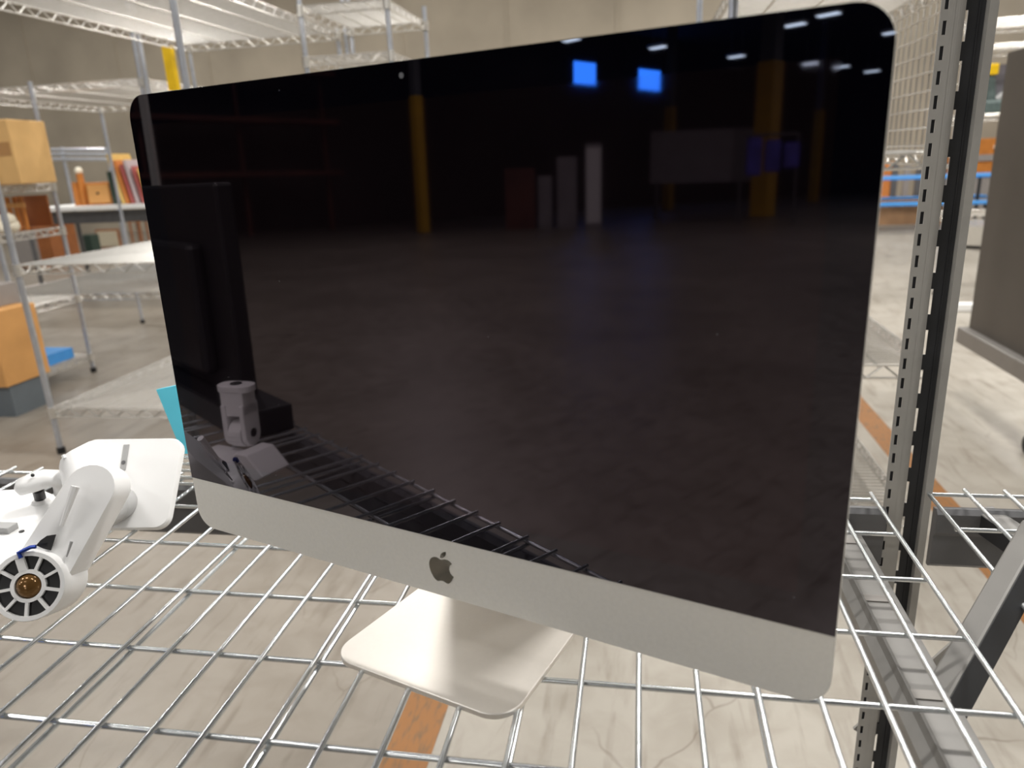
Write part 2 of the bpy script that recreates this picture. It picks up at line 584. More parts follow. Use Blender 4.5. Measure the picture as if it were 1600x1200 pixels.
m.build('spacer_strip', black_strip, unit)['label'] = 'dusty black strip between the two grey posts'
m = MB()
m.b2((xp + 0.0490, yp + 0.002, 0), (xp + 0.0580, yp + 0.0045, 1.86))
m.b2((xp + 0.0490, yp + 0.0045, 0), (xp + 0.0510, yp + 0.016, 1.86))
m.build('post', steel, unit)
for (x, y, mir) in ((xp, YFR - 0.012, False), (XLFT - 0.01, yp, True), (XLFT - 0.01, YFR - 0.012, True)):
    slotted_post(x, y, mir, 1).build('post', steel, unit)
# beams: back and front of both bays
def beam(xa, xb, y, sgn):
    m = MB()
    prof = [(0, -0.020), (0.004, -0.018), (0.010, -0.024), (0.010, -0.050), (0.006, -0.056), (0.006, -0.098), (0.0, -0.104), (-0.006, -0.104), (-0.006, -0.020)]
    a = [V((xa, y - sgn * p[0], H0 + p[1])) for p in prof]
    b = [V((xb, y - sgn * p[0], H0 + p[1])) for p in prof]
    return m.loft([a, b])
beam(XLFT, 0.4180, YBK + 0.006, 1).build('beam', steel_dark, unit)
beam(0.480, 1.75, YBK + 0.012, 1).build('beam', steel_dark, unit)
beam(XLFT, 0.4180, YFR + 0.002, -1).build('beam', steel_dark, unit)
beam(0.480, 1.75, YFR + 0.002, -1).build('beam', steel_dark, unit)
# side beam between the bays: stepped channel running front to back
prof = [(0.326, -0.060), (0.324, -0.044), (0.332, -0.036), (0.335, -0.030), (0.340, -0.034), (0.366, -0.034), (0.369, -0.046), (0.380, -0.046), (0.380, -0.050), (0.366, -0.052), (0.345, -0.060)]
a = [V((p[0] + 0.004, YFR + 0.012, H0 + p[1])) for p in prof]
b = [V((p[0] + 0.004, YBK - 0.012, H0 + p[1])) for p in prof]
MB().loft([a, b]).build('side_beam', steel_mid, unit)
for y in (-0.105, 0.045, -0.25, 0.17):
    MB().b2((0.340, y, H0 - 0.0342), (0.372, y + 0.012, H0 - 0.0325)).build('beam_clip', panel_frame, unit)
# lower brace on the post
g0, g1 = V((0.428, 0.263, 0.36)), V((0.60, 0.263, 0.60))
gd = (g1 - g0).normalized()
MB().box((g0 + g1) / 2, ((g1 - g0).length, 0.004, 0.03), gd, V((0, 1, 0)), gd.cross(V((0, 1, 0)))).build('brace', steel, unit)

# ------------------------------------------------------------------ wire decks
deck = thing('wire_deck', (X0, 0, H0 - 0.012), 'zinc wire grid deck under the silver computer and the white arm', 'wire deck')
def wires(root, xs, ys_rows, y0, y1, xa, xb, doubles):
    base = MB().tube((0, y0, 0), (0, y1, 0), WR, 16).build('long_wire', zinc, None, smooth=True)
    base.location = (0, 0, 0)
    me = base.data
    for i, x in enumerate(xs):
        o = base if i == 0 else base.copy()
        if i: COL.objects.link(o)
        o.parent = root
        oo = ORG[root.name]
        o.location = (x - oo.x, (y0 + y1) / 2 - oo.y, H0 - oo.z - WR)
    cm = MB().tube((xa, 0, 0), (xb, 0, 0), WR * 1.02, 16).build('cross_wire', zinc, None, smooth=True)
    for i, y in enumerate(ys_rows):
        o = cm if i == 0 else cm.copy()
        if i: COL.objects.link(o)
        o.parent = root
        oo = ORG[root.name]
        o.location = ((xa + xb) / 2 - oo.x, y - oo.y, H0 - 0.0050 - oo.z - WR)
    rm = None
    for x in doubles:
        if rm is None:
            rm = MB().tube((0, y0, 0), (0, y1, 0), WR, 10).build('support_rod', zinc, None, smooth=True)
            o = rm
        else:
            o = rm.copy()
            COL.objects.link(o)
        o.parent = root
        oo = ORG[root.name]
        o.location = (x - oo.x, (y0 + y1) / 2 - oo.y, H0 - 0.0104 - oo.z - WR)
names = {6: -0.0015}
xs = []
for i in range(-18, 20):
    x = X0 + i * DX
    if i == 6: x -= 0.0035
    xs.append(x)
rows = [YFR] + [Y0 + k * DY for k in range(5)] + [YBK]
wires(deck, xs, rows, YFR - 0.003, YBK + 0.009, XLFT, PX, [X0 + i * DX for i in (-17, -13, -9, -5, -1, 3, 7, 11, 15)])
deck2 = thing('wire_deck', (0.47, 0, H0 - 0.012), 'zinc wire grid deck of the next bay, right of the slotted post', 'wire deck')
xs2 = [0.4705 + 0.0478 * k for k in range(24)]
wires(deck2, xs2, [0.258, 0.163, 0.066, -0.033, -0.132, -0.231, -0.33], -0.335, 0.264, 0.4705, xs2[-1], [xs2[i] for i in (3, 7, 11, 15, 19)])

# ------------------------------------------------------------------ silver all-in-one computer
PSI, TAU = -0.337660, 0.016629
u = V((math.cos(PSI), math.sin(PSI), 0))
nh = V((math.sin(PSI), -math.cos(PSI), 0))
vv = V((0, 0, 1)) * math.cos(TAU) - nh * math.sin(TAU)
nn = u.cross(vv)
if nn.dot(nh) < 0: nn = -nn
PO = V((-0.074953, -0.134779, 0.063833 + H0))
PW, PH, PG = 0.650, 0.447493, 0.389198
pc = thing('desktop_computer', (PO.x, PO.y, H0), 'silver all-in-one computer with a large dark switched-off screen', 'computer')
def pp(a, b, d=0.0):                          # panel coordinates: right, up from the lower edge, towards the viewer
    return PO + u * a + vv * b + nn * d
def ring(w, h, r, cx, cy, d):
    return [pp(cx + a, cy + b, d) for a, b in rrect(w, h, r, 8)]
hs = MB()
cy = PH / 2
rings = [ring(PW - 0.0012, PH - 0.0012, 0.0214, 0, cy, 0.0), ring(PW, PH, 0.022, 0, cy, -0.0006), ring(PW, PH, 0.022, 0, cy, -0.005)]
for k in range(1, 9):
    t = k / 8
    sc = 1 - 0.78 * t ** 1.7
    rings.append(ring(PW * sc, PH * sc, 0.03 + 0.02 * t, 0, cy, -0.005 - 0.042 * math.sin(t * math.pi / 2)))
hs.loft(rings)
hs.build('housing', alu, pc, smooth=True, angle=40)
# glass: square lower corners, rounded upper corners
GB = PH - PG
gl = MB()
pts = rrect(PW - 0.0006, PG, 0.022, 8, (0.0005, 0.0005, 0.022, 0.022))
gl.loft([[pp(a, GB + PG / 2 + b, 0.0) for a, b in pts], [pp(a, GB + PG / 2 + b, 0.0006) for a, b in pts]])
glass = gl.build('screen_glass', glass_m, pc)
AW, AH = 0.5967, 0.3357
MB().loft([[pp(a, GB + PG / 2 + b, 0.0006) for a, b in rrect(AW, AH, 0.0004, 1)], [pp(a, GB + PG / 2 + b, 0.00062) for a, b in rrect(AW, AH, 0.0004, 1)]]).build('display', lcd_m, glass)
wm = MB().tube(pp(-0.0015, 0.4376, 0.0006), pp(-0.0015, 0.4376, 0.0010), 0.0021, 16)
wm.build('webcam', mat('grey lens', (120, 122, 128), 0.2), pc)
# emblem on the chin
def bez(p0, p1, p2, p3, n=6):
    out = []
    for i in range(n):
        t = i / n
        s = 1 - t
        out.append(tuple(s ** 3 * p0[k] + 3 * s * s * t * p1[k] + 3 * s * t * t * p2[k] + t ** 3 * p3[k] for k in (0, 1)))
    return out
def relpath(start, segs):
    p, out = start, []
    for s in segs:
        q = [(p[0] + s[i], p[1] + s[i + 1]) for i in (0, 2, 4)]
        out += bez(p, *q)
        p = q[2]
    return out
body = relpath((12.152, 6.896), [(-.948, 0, -2.415, -1.078, -3.96, -1.04), (-2.04, .027, -3.91, 1.183, -4.961, 3.014), (-2.117, 3.675, -.546, 9.103, 1.519, 12.09),
    (1.013, 1.454, 2.208, 3.09, 3.792, 3.039), (1.52, -.065, 2.09, -.987, 3.935, -.987), (1.831, 0, 2.35, .987, 3.96, .948), (1.637, -.026, 2.676, -1.48, 3.676, -2.948),
    (1.156, -1.688, 1.636, -3.325, 1.662, -3.415), (-.039, -.013, -3.182, -1.221, -3.22, -4.857), (-.026, -3.04, 2.48, -4.494, 2.597, -4.559),
    (-1.429, -2.09, -3.623, -2.324, -4.39, -2.376), (-2, -.156, -3.675, 1.09, -4.61, 1.09)])
leaf = relpath((15.53, 3.83), [(.843, -1.012, 1.4, -2.427, 1.245, -3.83), (-1.207, .052, -2.662, .805, -3.532, 1.818), (-.78, .896, -1.454, 2.338, -1.273, 3.714), (1.338, .104, 2.715, -.688, 3.559, -1.701)])
lg = MB()
LS = 0.0315 / 24
for pth in (body, leaf):
    pts = [((x - 12.2) * LS + 0.0022, (12 - y) * LS + 0.0305) for x, y in pth]
    lg.loft([[pp(a, b, -0.0002) for a, b in pts], [pp(a, b, 0.0004) for a, b in pts]])
lg.build('emblem', logo_m, pc)['label'] = 'dark mirror emblem on the silver chin'
# stand: foot plate and bent neck
FW = 0.192
fo = V((PO.x, PO.y, H0))
def sp(a, d, z):
    return fo + u * a + nh * d + V((0, 0, z))
T = 0.0055
ft = MB()
pts = rrect(FW, 0.165, 0.02, 8, (0.026, 0.026, 0.001, 0.001))
pts = [(a + (0.014 * (0.0825 + b) / 0.165 if a < 0 else 0.0), b) for a, b in pts]
ft.loft([[sp(a, 0.054 - 0.0825 - b, 0.0003) for a, b in pts], [sp(a, 0.054 - 0.0825 - b, T - 0.0006) for a, b in pts],
         [sp(a * 0.994, 0.054 - 0.0825 - b * 0.994, T) for a, b in pts]])
ft.build('foot', alu_foot, pc, smooth=True, angle=30)
nk = MB()
prof = []
for k in range(9):
    t = math.pi / 2 * k / 8 * 1.12
    prof.append((-0.109 - 0.03 * math.sin(t), 0.03 - 0.03 * math.cos(t)))
prof.append((-0.048, 0.27))
rin, rout = [], []
rr = []
for i, (d, z) in enumerate(prof):
    q = prof[min(i + 1, len(prof) - 1)]
    p = prof[max(i - 1, 0)]
    td = V((q[0] - p[0], q[1] - p[1], 0)).normalized()
    nx, nz = td.y, -td.x
    w = FW * (1 - 0.10 * i / len(prof))
    if nx < 0 and False: nx, nz = -nx, -nz
    rr.append([sp(-w / 2, d, z + 0.0003), sp(w / 2, d, z + 0.0003), sp(w / 2, d + nx * T, z + nz * T + 0.0003), sp(-w / 2, d + nx * T, z + nz * T + 0.0003)])
nk.loft(rr)
nk.build('neck', alu_foot, pc, smooth=True, angle=40)

# ------------------------------------------------------------------ cyan board leaning behind the computer
ytr = 0.205
def YP(px, py, y):                            # where a line of sight meets the upright plane y
    r = ray(px, py)
    return CAM + r * ((y - CAM.y) / r.y)
tz0 = YP(290, 709, ytr).z
q0, q1, q2, q3 = YP(244, 609, ytr + 0.02), YP(300, 597, ytr + 0.02), YP(330, 705, ytr), YP(285, 709, ytr)
ofs = V((0, 0.004, 0))
q2.z = q3.z = tz0
tag(MB().loft([[q0, q1, q2, q3], [p + ofs for p in (q0, q1, q2, q3)]]).build('foam_board', cyan_m), 'bright cyan board leaning behind the left edge of the computer', 'board')
wt = thing('wire_tray', (q3.x + 0.1, ytr, H0), 'low stack of white wire rods under the cyan board, behind the computer', 'tray')
nr = 5
for k in range(nr):
    zz = H0 + 0.0032 + (tz0 - H0 - 0.006) * k / (nr - 1)
    MB().tube((q3.x - 0.008, ytr + 0.004 - 0.010, zz), (q3.x + 0.25, ytr + 0.004 - 0.010, zz), 0.0024, 8).build('rod', zinc, wt, smooth=True)
    MB().tube((q3.x - 0.008, ytr + 0.004 + 0.012, zz), (q3.x + 0.25, ytr + 0.004 + 0.012, zz), 0.0024, 8).build('rod', zinc, wt, smooth=True)
for xx in (q3.x + 0.05, q3.x + 0.22):
    MB().b2((xx, ytr - 0.006, H0 + 0.0008), (xx + 0.008, ytr + 0.014, tz0 - 0.0003)).build('upright', zinc, wt)

# ------------------------------------------------------------------ white arm with hub, plate and clamp
HZ = 0.046
hc = F(43, 916, H0 + HZ)
arm = thing('display_mount', (hc.x, hc.y, H0), 'white metal monitor arm with a spoked round hub, lying on the wire deck', 'monitor arm')
aa = V((0.35, -0.85, 0.40)).normalized()
ar = aa.cross(V((0, 0, 1))).normalized()
if ar.dot(RGT) < 0: ar = -ar
au = aa.cross(ar).normalized()
if au.z < 0: au = -au
RH = 0.0355
def disc(c, r, n=36):
    return [c + ar * (r * math.cos(2 * math.pi * i / n)) + au * (r * math.sin(2 * math.pi * i / n)) for i in range(n)]
hb = MB()
hb.loft([disc(hc - aa * 0.006, RH - 0.0052), disc(hc, RH - 0.0052), disc(hc, RH - 0.001), disc(hc - aa * 0.002, RH), disc(hc - aa * 0.058, RH * 1.02)])
hub = hb.build('pivot_hub', white_pl, arm, smooth=True, angle=30)
MB().loft([disc(hc - aa * 0.0055, RH - 0.004), disc(hc - aa * 0.0045, RH - 0.004)]).build('recess', black_pl, hub)
sk = MB()
sk.loft([disc(hc - aa * 0.0045, 0.0128), disc(hc - aa * 0.0005, 0.0128), disc(hc - aa * 0.0005, 0.0165), disc(hc - aa * 0.0045, 0.0165)], cap=False)
for k in range(9):
    t = math.radians(103 + 40 * k)
    d = ar * math.cos(t) + au * math.sin(t)
    w = 0.0078 if k == 0 else 0.0028
    sk.box(hc + d * 0.0232 - aa * 0.0025, (0.0150, w, 0.004), d, aa.cross(d), aa)
sk.build('spokes', white_pl, hub)
bs = MB()
bs.loft([[hc - aa * 0.004 + (p - hc) for p in disc(hc, 0.0126, 24)], [hc + (p - hc) for p in disc(hc, 0.0105, 24)], [hc + aa * 0.0025 + (p - hc) for p in disc(hc, 0.005, 24)]])
bs.build('bore', amber, hub, smooth=True, angle=70)
# beam, lying square to the hub axis
fc = hc - aa * 0.010
tip = RP(134, 764, fc, aa)
bd = (tip - hc).normalized()
bw = bd.cross(aa).normalized()
if bw.dot(RGT) < 0: bw = -bw
Lb = (tip - hc).length
outl = []
for k in range(13):
    t = math.pi + math.pi * k / 12
    outl.append((0.029 * math.cos(t), 0.029 * math.sin(t)))
for k in range(13):
    t = math.pi * k / 12
    outl.append((0.026 * math.cos(t), Lb + 0.026 * math.sin(t)))
bm_ = MB()
bm_.loft([[fc + bw * a * 0.93 + bd * b for a, b in outl], [fc - aa * 0.004 + bw * a + bd * b for a, b in outl], [fc - aa * 0.050 + bw * a + bd * b for a, b in outl]])
beam_o = bm_.build('arm_beam', white_pl, arm, smooth=True, angle=35)
fp = fc + aa * 0.0006
rib = MB()
g0, g1 = RP(118, 760, fp, aa), RP(96, 822, fp, aa)
rib.path([g0, g1], [0.0045, 0.002], 8)
rib.build('rib', white_pl, beam_o, smooth=True)
dk = MB()
q = [RP(*p, fp, aa) for p in ((57, 852), (64, 844), (74, 837), (88, 835), (84, 848), (80, 860), (68, 857))]
dk.loft([q, [p + aa * 0.001 for p in q]])
dk.build('opening', black_pl, beam_o)
sl = MB()
a_, b_ = RP(112, 846, fp, aa), RP(104, 870, fp, aa)
sl.path([a_, b_], [0.0016, 0.0008], 6)
sl.build('slot', pale_grey, beam_o)
# knuckle between beam and plate
db = (F(215, 823, H0 + 0.010) - CAM).dot(FWD)
dt = db + 0.050
tl, tr, br, bl = P(119, 687, dt), P(277, 685, dt), P(272, 824, db), P(110, 826, db)
pcn = (tl + tr + br + bl) / 4
ex = ((tr - tl) + (br - bl)).normalized()
ey = ((tl - bl) + (tr - br)).normalized()
en = ex.cross(ey).normalized()
if en.dot(FWD) > 0: en = -en
ey = en.cross(ex)
if ey.z < 0: ey = -ey
w_, h_ = (((tr - tl) + (br - bl)) / 2).length, (((tl - bl) + (tr - br)) / 2).length
pl = MB()
pts = rrect(w_, h_, 0.017, 6)
pl.loft([[pcn + ex * a + ey * b - en * 0.010 for a, b in pts], [pcn + ex * a + ey * b - en * 0.002 for a, b in pts], [pcn + ex * a * 0.98 + ey * b * 0.98 for a, b in pts]])
plate = pl.build('mounting_plate', white_pl, arm, smooth=True, angle=35)
s0, s1 = RP(198, 695, pcn, en), RP(192, 735, pcn, en)
sd = (s1 - s0).normalized()
MB().box((s0 + s1) / 2 + en * 0.0004, ((s1 - s0).length, 0.0075, 0.0014), sd, sd.cross(en), en).build('slot', pale_grey, plate)
s2 = RP(193.5, 723, pcn, en)
MB().tube(s2, s2 + en * 0.0015, 0.0028, 12).build('screw', steel_dark, plate)
kc = RP(188, 788, pcn, en)
kn = MB()
def edisc(c, r, n=28):
    return [c + ex * (r * math.cos(2 * math.pi * i / n)) + ey * (r * math.sin(2 * math.pi * i / n)) for i in range(n)]
kd = (fc - aa * 0.028 + bd * 0.07 + bw * 0.01) - kc
kn.loft([edisc(kc, 0.022), edisc(kc + kd * 0.3, 0.0205), edisc(kc + kd * 0.32, 0.0195), edisc(kc + kd * 0.34, 0.0205), edisc(kc + kd * 0.8, 0.019)])
kn.build('knuckle', pale_grey, arm, smooth=True, angle=30)
hs2 = MB()
t0 = P(112, 730, db + 0.02)
hs2.path([fc - aa * 0.028 + bd * (Lb - 0.01), P(134, 744, db + 0.01), P(132, 730, db + 0.02), P(154, 716, dt + 0.012)], [0.026, 0.028, 0.029, 0.026], 18)
hs2.build('upper_joint', white_pl, arm, smooth=True, angle=50)
st = MB()
a_, b_ = P(126, 738, db - 0.045), P(121, 752, db - 0.05)
st.path([a_, b_], 0.0035, 8)
st.build('set_screw', pale_grey, arm, smooth=True)
MB().path([P(101, 716, db), P(98, 711, db)], 0.0022, 8).build('pin', white_pl, arm)
# clamp: base plate, curved jaw and black bolt
zb = H0 + 0.030
bp = MB()
cr = [F(-120, 772, zb), F(60, 762, zb), F(90, 775, zb), F(70, 846, zb), F(30, 880, zb), F(-120, 912, zb)]
bp.loft([[V((p.x, p.y, H0 + 0.0008)) for p in cr], [V((p.x, p.y, zb - 0.003)) for p in cr], [V((p.x, p.y, zb)) * 1.0 for p in cr]])
base = bp.build('clamp_base', white_pl, arm, bevel=0.002)
q = F(34, 831, zb)
MB().tube(q, q + V((0, 0, 0.0012)), 0.0030, 14).build('screw_hole', black_pl, base)
q0, q1 = F(-20, 828, zb), F(22, 830, zb)
MB().box((q0 + q1) / 2 + V((0, 0, 0.004)), ((q1 - q0).length, 0.016, 0.008), (q1 - q0).normalized(), (q1 - q0).normalized().cross(V((0, 0, 1))), V((0, 0, 1))).build('lug', pale_grey, base, bevel=0.001)
djw = (F(64, 784, zb) - CAM).dot(FWD)
jw = MB()
jw.path([P(28, 762, djw - 0.035), P(32, 761, djw - 0.035), P(50, 755, djw - 0.03), P(70, 748, djw - 0.025), P(86, 747, djw - 0.02), P(96, 756, djw - 0.015), P(99, 770, djw - 0.005)],
        [0.008, 0.0150, 0.0165, 0.0165, 0.0150, 0.013, 0.011], 16, sq=0.72, upv=V((0, 0, 1)))
jaw = jw.build('clamp_jaw', white_pl, arm, smooth=True, angle=60)
q = P(51, 742.5, djw - 0.042)
MB().sphere(q, 0.0024, 10, 6).build('hole', black_pl, jaw)
bo = MB()
a_, b_ = P(59, 764, djw - 0.022), F(64, 783, zb)
bo.tube(a_, b_, 0.0068, 14)
bolt = bo.build('clamp_bolt', black_pl, arm, smooth=True)
q = F(64, 785, zb)
MB().tube(q, q + V((0, 0, 0.005)), 0.0115, 18, 0.0095).build('washer', white_pl, arm, smooth=True)
# tilting fork head at the far left, seen in the screen
fk = MB()
fx = V((0.55, 0.83, 0)).normalized(); fy = V((-0.83, 0.55, 0)).normalized(); fz = V((0, 0, 1))
k0 = V((-0.705, -0.205, H0))
fk.box(k0 + fz * 0.102, (0.034, 0.040, 0.040), fx, fy, fz)
tp = rrect(0.040, 0.060, 0.018, 6)
fk.loft([[k0 + fz * 0.120 + fx * (a * 0.9) + fy * b for a, b in tp], [k0 + fz * 0.131 + fx * (a * 0.9) + fy * b for a, b in tp]])
for s in (-1, 1):
    pr = []
    for k in range(13):
        t = -math.pi / 2 - math.pi * k / 12 + math.pi / 2 + math.pi
        pr.append((0.020 * math.cos(t) , 0.052 + 0.020 * math.sin(t)))
    pr = [(-0.020, 0.10), (-0.020, 0.05)] + [(0.020 * math.cos(math.radians(a)), 0.05 + 0.020 * math.sin(math.radians(a))) for a in range(200, 341, 20)] + [(0.020, 0.05), (0.020, 0.10)]
    fk.loft([[k0 + fy * (s * 0.020) + fx * a + fz * b for a, b in pr], [k0 + fy * (s * 0.012) + fx * a + fz * b for a, b in pr]])
fork = fk.build('fork_head', white_pl, arm, bevel=0.0015)
MB().tube(k0 + fz * 0.1312, k0 + fz * 0.1325, 0.009, 16).build('screw_recess', black_pl, fork)
MB().tube(k0 + fy * 0.0215 + fz * 0.052, k0 - fy * 0.0215 + fz * 0.052, 0.007, 14).build('pivot_pin', black_pl, fork)
MB().tube(k0 + fy * 0.011 + fz * 0.050, k0 - fy * 0.011 + fz * 0.050, 0.022, 18).build('tilt_barrel', white_pl, fork)
wg = MB()
wo = V((-0.668, -0.190, H0))
prw = [(-0.09, 0.001), (0.05, 0.001), (0.065, 0.010), (0.035, 0.040), (0.012, 0.040), (0.0, 0.022), (-0.09, 0.022)]
wx = V((0.93, -0.36, 0)).normalized(); wy = V((0.36, 0.93, 0)).normalized()
wg.loft([[wo + wx * a + fz * b - wy * 0.028 for a, b in prw], [wo + wx * a + fz * b + wy * 0.028 for a, b in prw]])
wg.build('wedge_foot', white_pl, arm, bevel=0.002)
# blue hex key
hk = MB()
kp = hc + aa * 0.002
ph = [RP(33, 872, kp, aa), RP(29, 864, kp, aa), RP(37, 860, kp, aa), RP(48, 855, kp, aa), RP(56, 854, kp, aa)]
hk.path(ph, 0.0022, 6)
tag(hk.build('hex_key', blue_m), 'small blue bent hex key on the white arm by its hub', 'hex key')

# ------------------------------------------------------------------ black television standing at the left end of the deck (seen in the screen)
tv = thing('television', (-1.15, -0.29, H0), 'black flat television at the left end of the deck, mirrored in the computer screen', 'television')
MB().b2((-1.39, -0.318, H0 + 0.035), (-0.905, -0.285, H0 + 0.437)).build('cabinet', black_pl, tv, bevel=0.006)
MB().b2((-1.30, -0.285, H0 + 0.08), (-1.00, -0.255, H0 + 0.33)).build('rear_cover', black_pl, tv, bevel=0.01)
MB().b2((-1.28, -0.335, H0 + 0.001), (-0.80, -0.235, H0 + 0.05)).build('stand', black_pl, tv, bevel=0.004)

# ------------------------------------------------------------------ bent steel frame under and through the right deck
fr = thing('steel_bracket', F(1530, 1010, H0 - 0.02), 'grey and black square-tube bracket poking up through the right wire deck', 'bracket')
pA, pB = F(1482, 1092, H0 - 0.036), F(1532, 1012, H0 - 0.022)
pC = P(1640, 810, (F(1600, 875, H0 + 0.035) - CAM).dot(FWD) + 0.03)
d = (pC - pA).normalized()
vw = (CAM - (pA + pC) / 2).normalized()
sd = d.cross(vw).normalized()
if sd.dot(RGT) < 0: sd = -sd
vw = sd.cross(d)
if vw.dot(CAM - pA) < 0: vw = -vw
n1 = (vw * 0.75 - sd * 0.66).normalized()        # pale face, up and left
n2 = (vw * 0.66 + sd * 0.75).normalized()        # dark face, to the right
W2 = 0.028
Lr = (pC - pA).length
cc = (pA + pC) / 2
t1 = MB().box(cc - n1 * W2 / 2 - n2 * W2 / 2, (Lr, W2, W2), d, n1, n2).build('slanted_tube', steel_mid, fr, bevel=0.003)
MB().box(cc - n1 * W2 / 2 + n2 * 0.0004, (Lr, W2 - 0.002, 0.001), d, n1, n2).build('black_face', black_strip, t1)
g0, g1 = F(1534, 789, H0 - 0.020), F(1640, 858, H0 - 0.020)
d2 = (g1 - g0).normalized()
cc = (g0 + g1) / 2 + V((0, 0, -0.016))
sdv = d2.cross(V((0, 0, 1))).normalized()
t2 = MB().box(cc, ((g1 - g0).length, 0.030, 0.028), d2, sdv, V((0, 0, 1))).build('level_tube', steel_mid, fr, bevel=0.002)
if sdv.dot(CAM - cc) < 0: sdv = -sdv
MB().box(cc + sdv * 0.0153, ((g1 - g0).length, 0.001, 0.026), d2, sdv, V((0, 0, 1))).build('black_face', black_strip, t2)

# ------------------------------------------------------------------ chrome wire racks in the background
def rack(label, ox, oy, ang, W, D, levels, ht0, double=(), tall={}, liner_at=None, pitch=0.025):
    root = thing('wire_rack', (ox, oy, 0), label, 'shelf rack', 'chrome wire racks')
    e1 = V((math.cos(ang), math.sin(ang), 0)); e2 = V((-math.sin(ang), math.cos(ang), 0))
    o = V((ox, oy, 0))
    def q(a, b, z): return o + e1 * a + e2 * b + V((0, 0, z))
    for i, (a, b) in enumerate(((0, 0), (W, 0), (0, D), (W, D))):
        m = MB()
        ht = tall.get(i, ht0)
        m.tube(q(a, b, 0.03), q(a, b, ht), 0.0127, 10)
        z = 0.15
        while z < ht:
            m.tube(q(a, b, z), q(a, b, z + 0.004), 0.0137, 10)
            z += 0.10
        if i in double:
            s = -0.034 if a == 0 else 0.034
            m.tube(q(a + s, b, 0.03), q(a + s, b, ht), 0.0127, 10)
        p = m.build('post', chrome_post, root, smooth=True)
        MB().tube(q(a, b, 0), q(a, b, 0.03), 0.018, 10).build('foot', black_pl, p)
    for z in levels:
        m = MB()
        # rim: two rails with a zigzag between
        for (p0, p1) in (((0, 0), (W, 0)), ((0, D), (W, D)), ((0, 0), (0, D)), ((W, 0), (W, D))):
            m.tube(q(*p0, z), q(*p1, z), 0.004, 6)
            m.tube(q(*p0, z - 0.038), q(*p1, z - 0.038), 0.004, 6)
            ln = math.hypot(p1[0] - p0[0], p1[1] - p0[1])
            n = max(2, int(ln / 0.045))
            for k in range(n):
                t0, t1_ = k / n, (k + 1) / n
                za, zb_ = (z, z - 0.038) if k % 2 == 0 else (z - 0.038, z)
                m.tube(q(p0[0] + (p1[0] - p0[0]) * t0, p0[1] + (p1[1] - p0[1]) * t0, za),
                       q(p0[0] + (p1[0] - p0[0]) * t1_, p0[1] + (p1[1] - p0[1]) * t1_, zb_), 0.0032, 5)
        # mat wires run across the shorter side, with cross bars
        if W >= D:
            n = int(W / pitch)
            for k in range(1, n):
                m.tube(q(W * k / n, 0, z + 0.002), q(W * k / n, D, z + 0.002), 0.0027, 5)
            for k in (1, 2, 3):
                m.tube(q(0, D * k / 4, z - 0.006), q(W, D * k / 4, z - 0.006), 0.0045, 6)
        else:
            n = int(D / pitch)
            for k in range(1, n):
                m.tube(q(0, D * k / n, z + 0.002), q(W, D * k / n, z + 0.002), 0.0027, 5)
            for k in (1, 2, 3):
                m.tube(q(W * k / 4, 0, z - 0.006), q(W * k / 4, D, z - 0.006), 0.0045, 6)
        for (a, b) in ((0, 0), (W, 0), (0, D), (W, D)):
            m.tube(q(a, b, z - 0.045), q(a, b, z + 0.006), 0.019, 10)
        m.build('shelf', chrome, root)
        if liner_at is not None and abs(z - liner_at) < 1e-6:
            l = MB()
            l.loft([[q(0.01, 0.01, z + 0.006), q(W - 0.01, 0.01, z + 0.006), q(W - 0.01, D - 0.01, z + 0.006), q(0.01, D - 0.01, z + 0.006)],
                    [q(0.01, 0.01, z + 0.009), q(W - 0.01, 0.01, z + 0.009), q(W - 0.01, D - 0.01, z + 0.009), q(0.01, D - 0.01, z + 0.009)]])
            l.build('shelf_liner', liner, root)['label'] = 'white translucent liner'
    return root, q

rE, qE = rack('tall chrome wire rack on the left in front, its top shelf seen from below', -2.515, 2.03, 0.0, 0.925, 1.57, (0.217, 0.859, 1.92), 1.94, tall={1: 2.4})
MB().b2((-2.650, 3.54, 1.67), (-2.590, 3.57, 1.91)).build('marker_strip', yellow_m, rE)['label'] = 'bright yellow upright strip'
MB().tube((-2.62, 3.572, 1.90), (-2.515, 3.58, 1.90), 0.006, 6).build('strip_hook', chrome_post, rE)
rack('tall chrome wire rack showing above the middle of the screen', -1.54, 3.02, 0.0, 0.44, 0.66, (1.72, 1.95), 1.99, double=(2,), tall={2: 2.5, 3: 2.03})
rack('chrome wire rack at eye height on the left, with doubled front posts', -4.08, 3.40, 0.0, 1.36, 1.40, (0.5, 1.73), 1.75, double=(1,), tall={1: 2.4})
rack('chrome wire rack at far left holding the cardboard box', -4.75, 2.86, 0.0, 1.36, 0.48, (0.12, 0.5, 0.92, 1.18), 1.75)
rB, qB = rack('chrome wire rack right behind the computer with white-lined top shelf', 0.33, 1.46, 0.0, 0.59, 1.25, (0.12, 0.59, 1.165, 1.61), 2.0, liner_at=1.61)
g = MB()
for k in range(17):
    g.tube(qB(0.59, 0.02, 1.18 + 0.0508 * k), qB(0.59, 1.23, 1.18 + 0.0508 * k), 0.0028, 6)
for k in range(25):
    g.tube(qB(0.594, 0.02 + 1.21 * k / 24, 1.17), qB(0.594, 0.02 + 1.21 * k / 24, 2.0), 0.0024, 5)
g.build('side_grid', chrome, rB)['label'] = 'pale wire grid panel on the right side'
rack('chrome wire rack at far right with tools on its shelf', 2.42, 5.6, 0.0, 1.5, 0.5, (0.62, 1.355, 1.83, 2.00), 2.3)

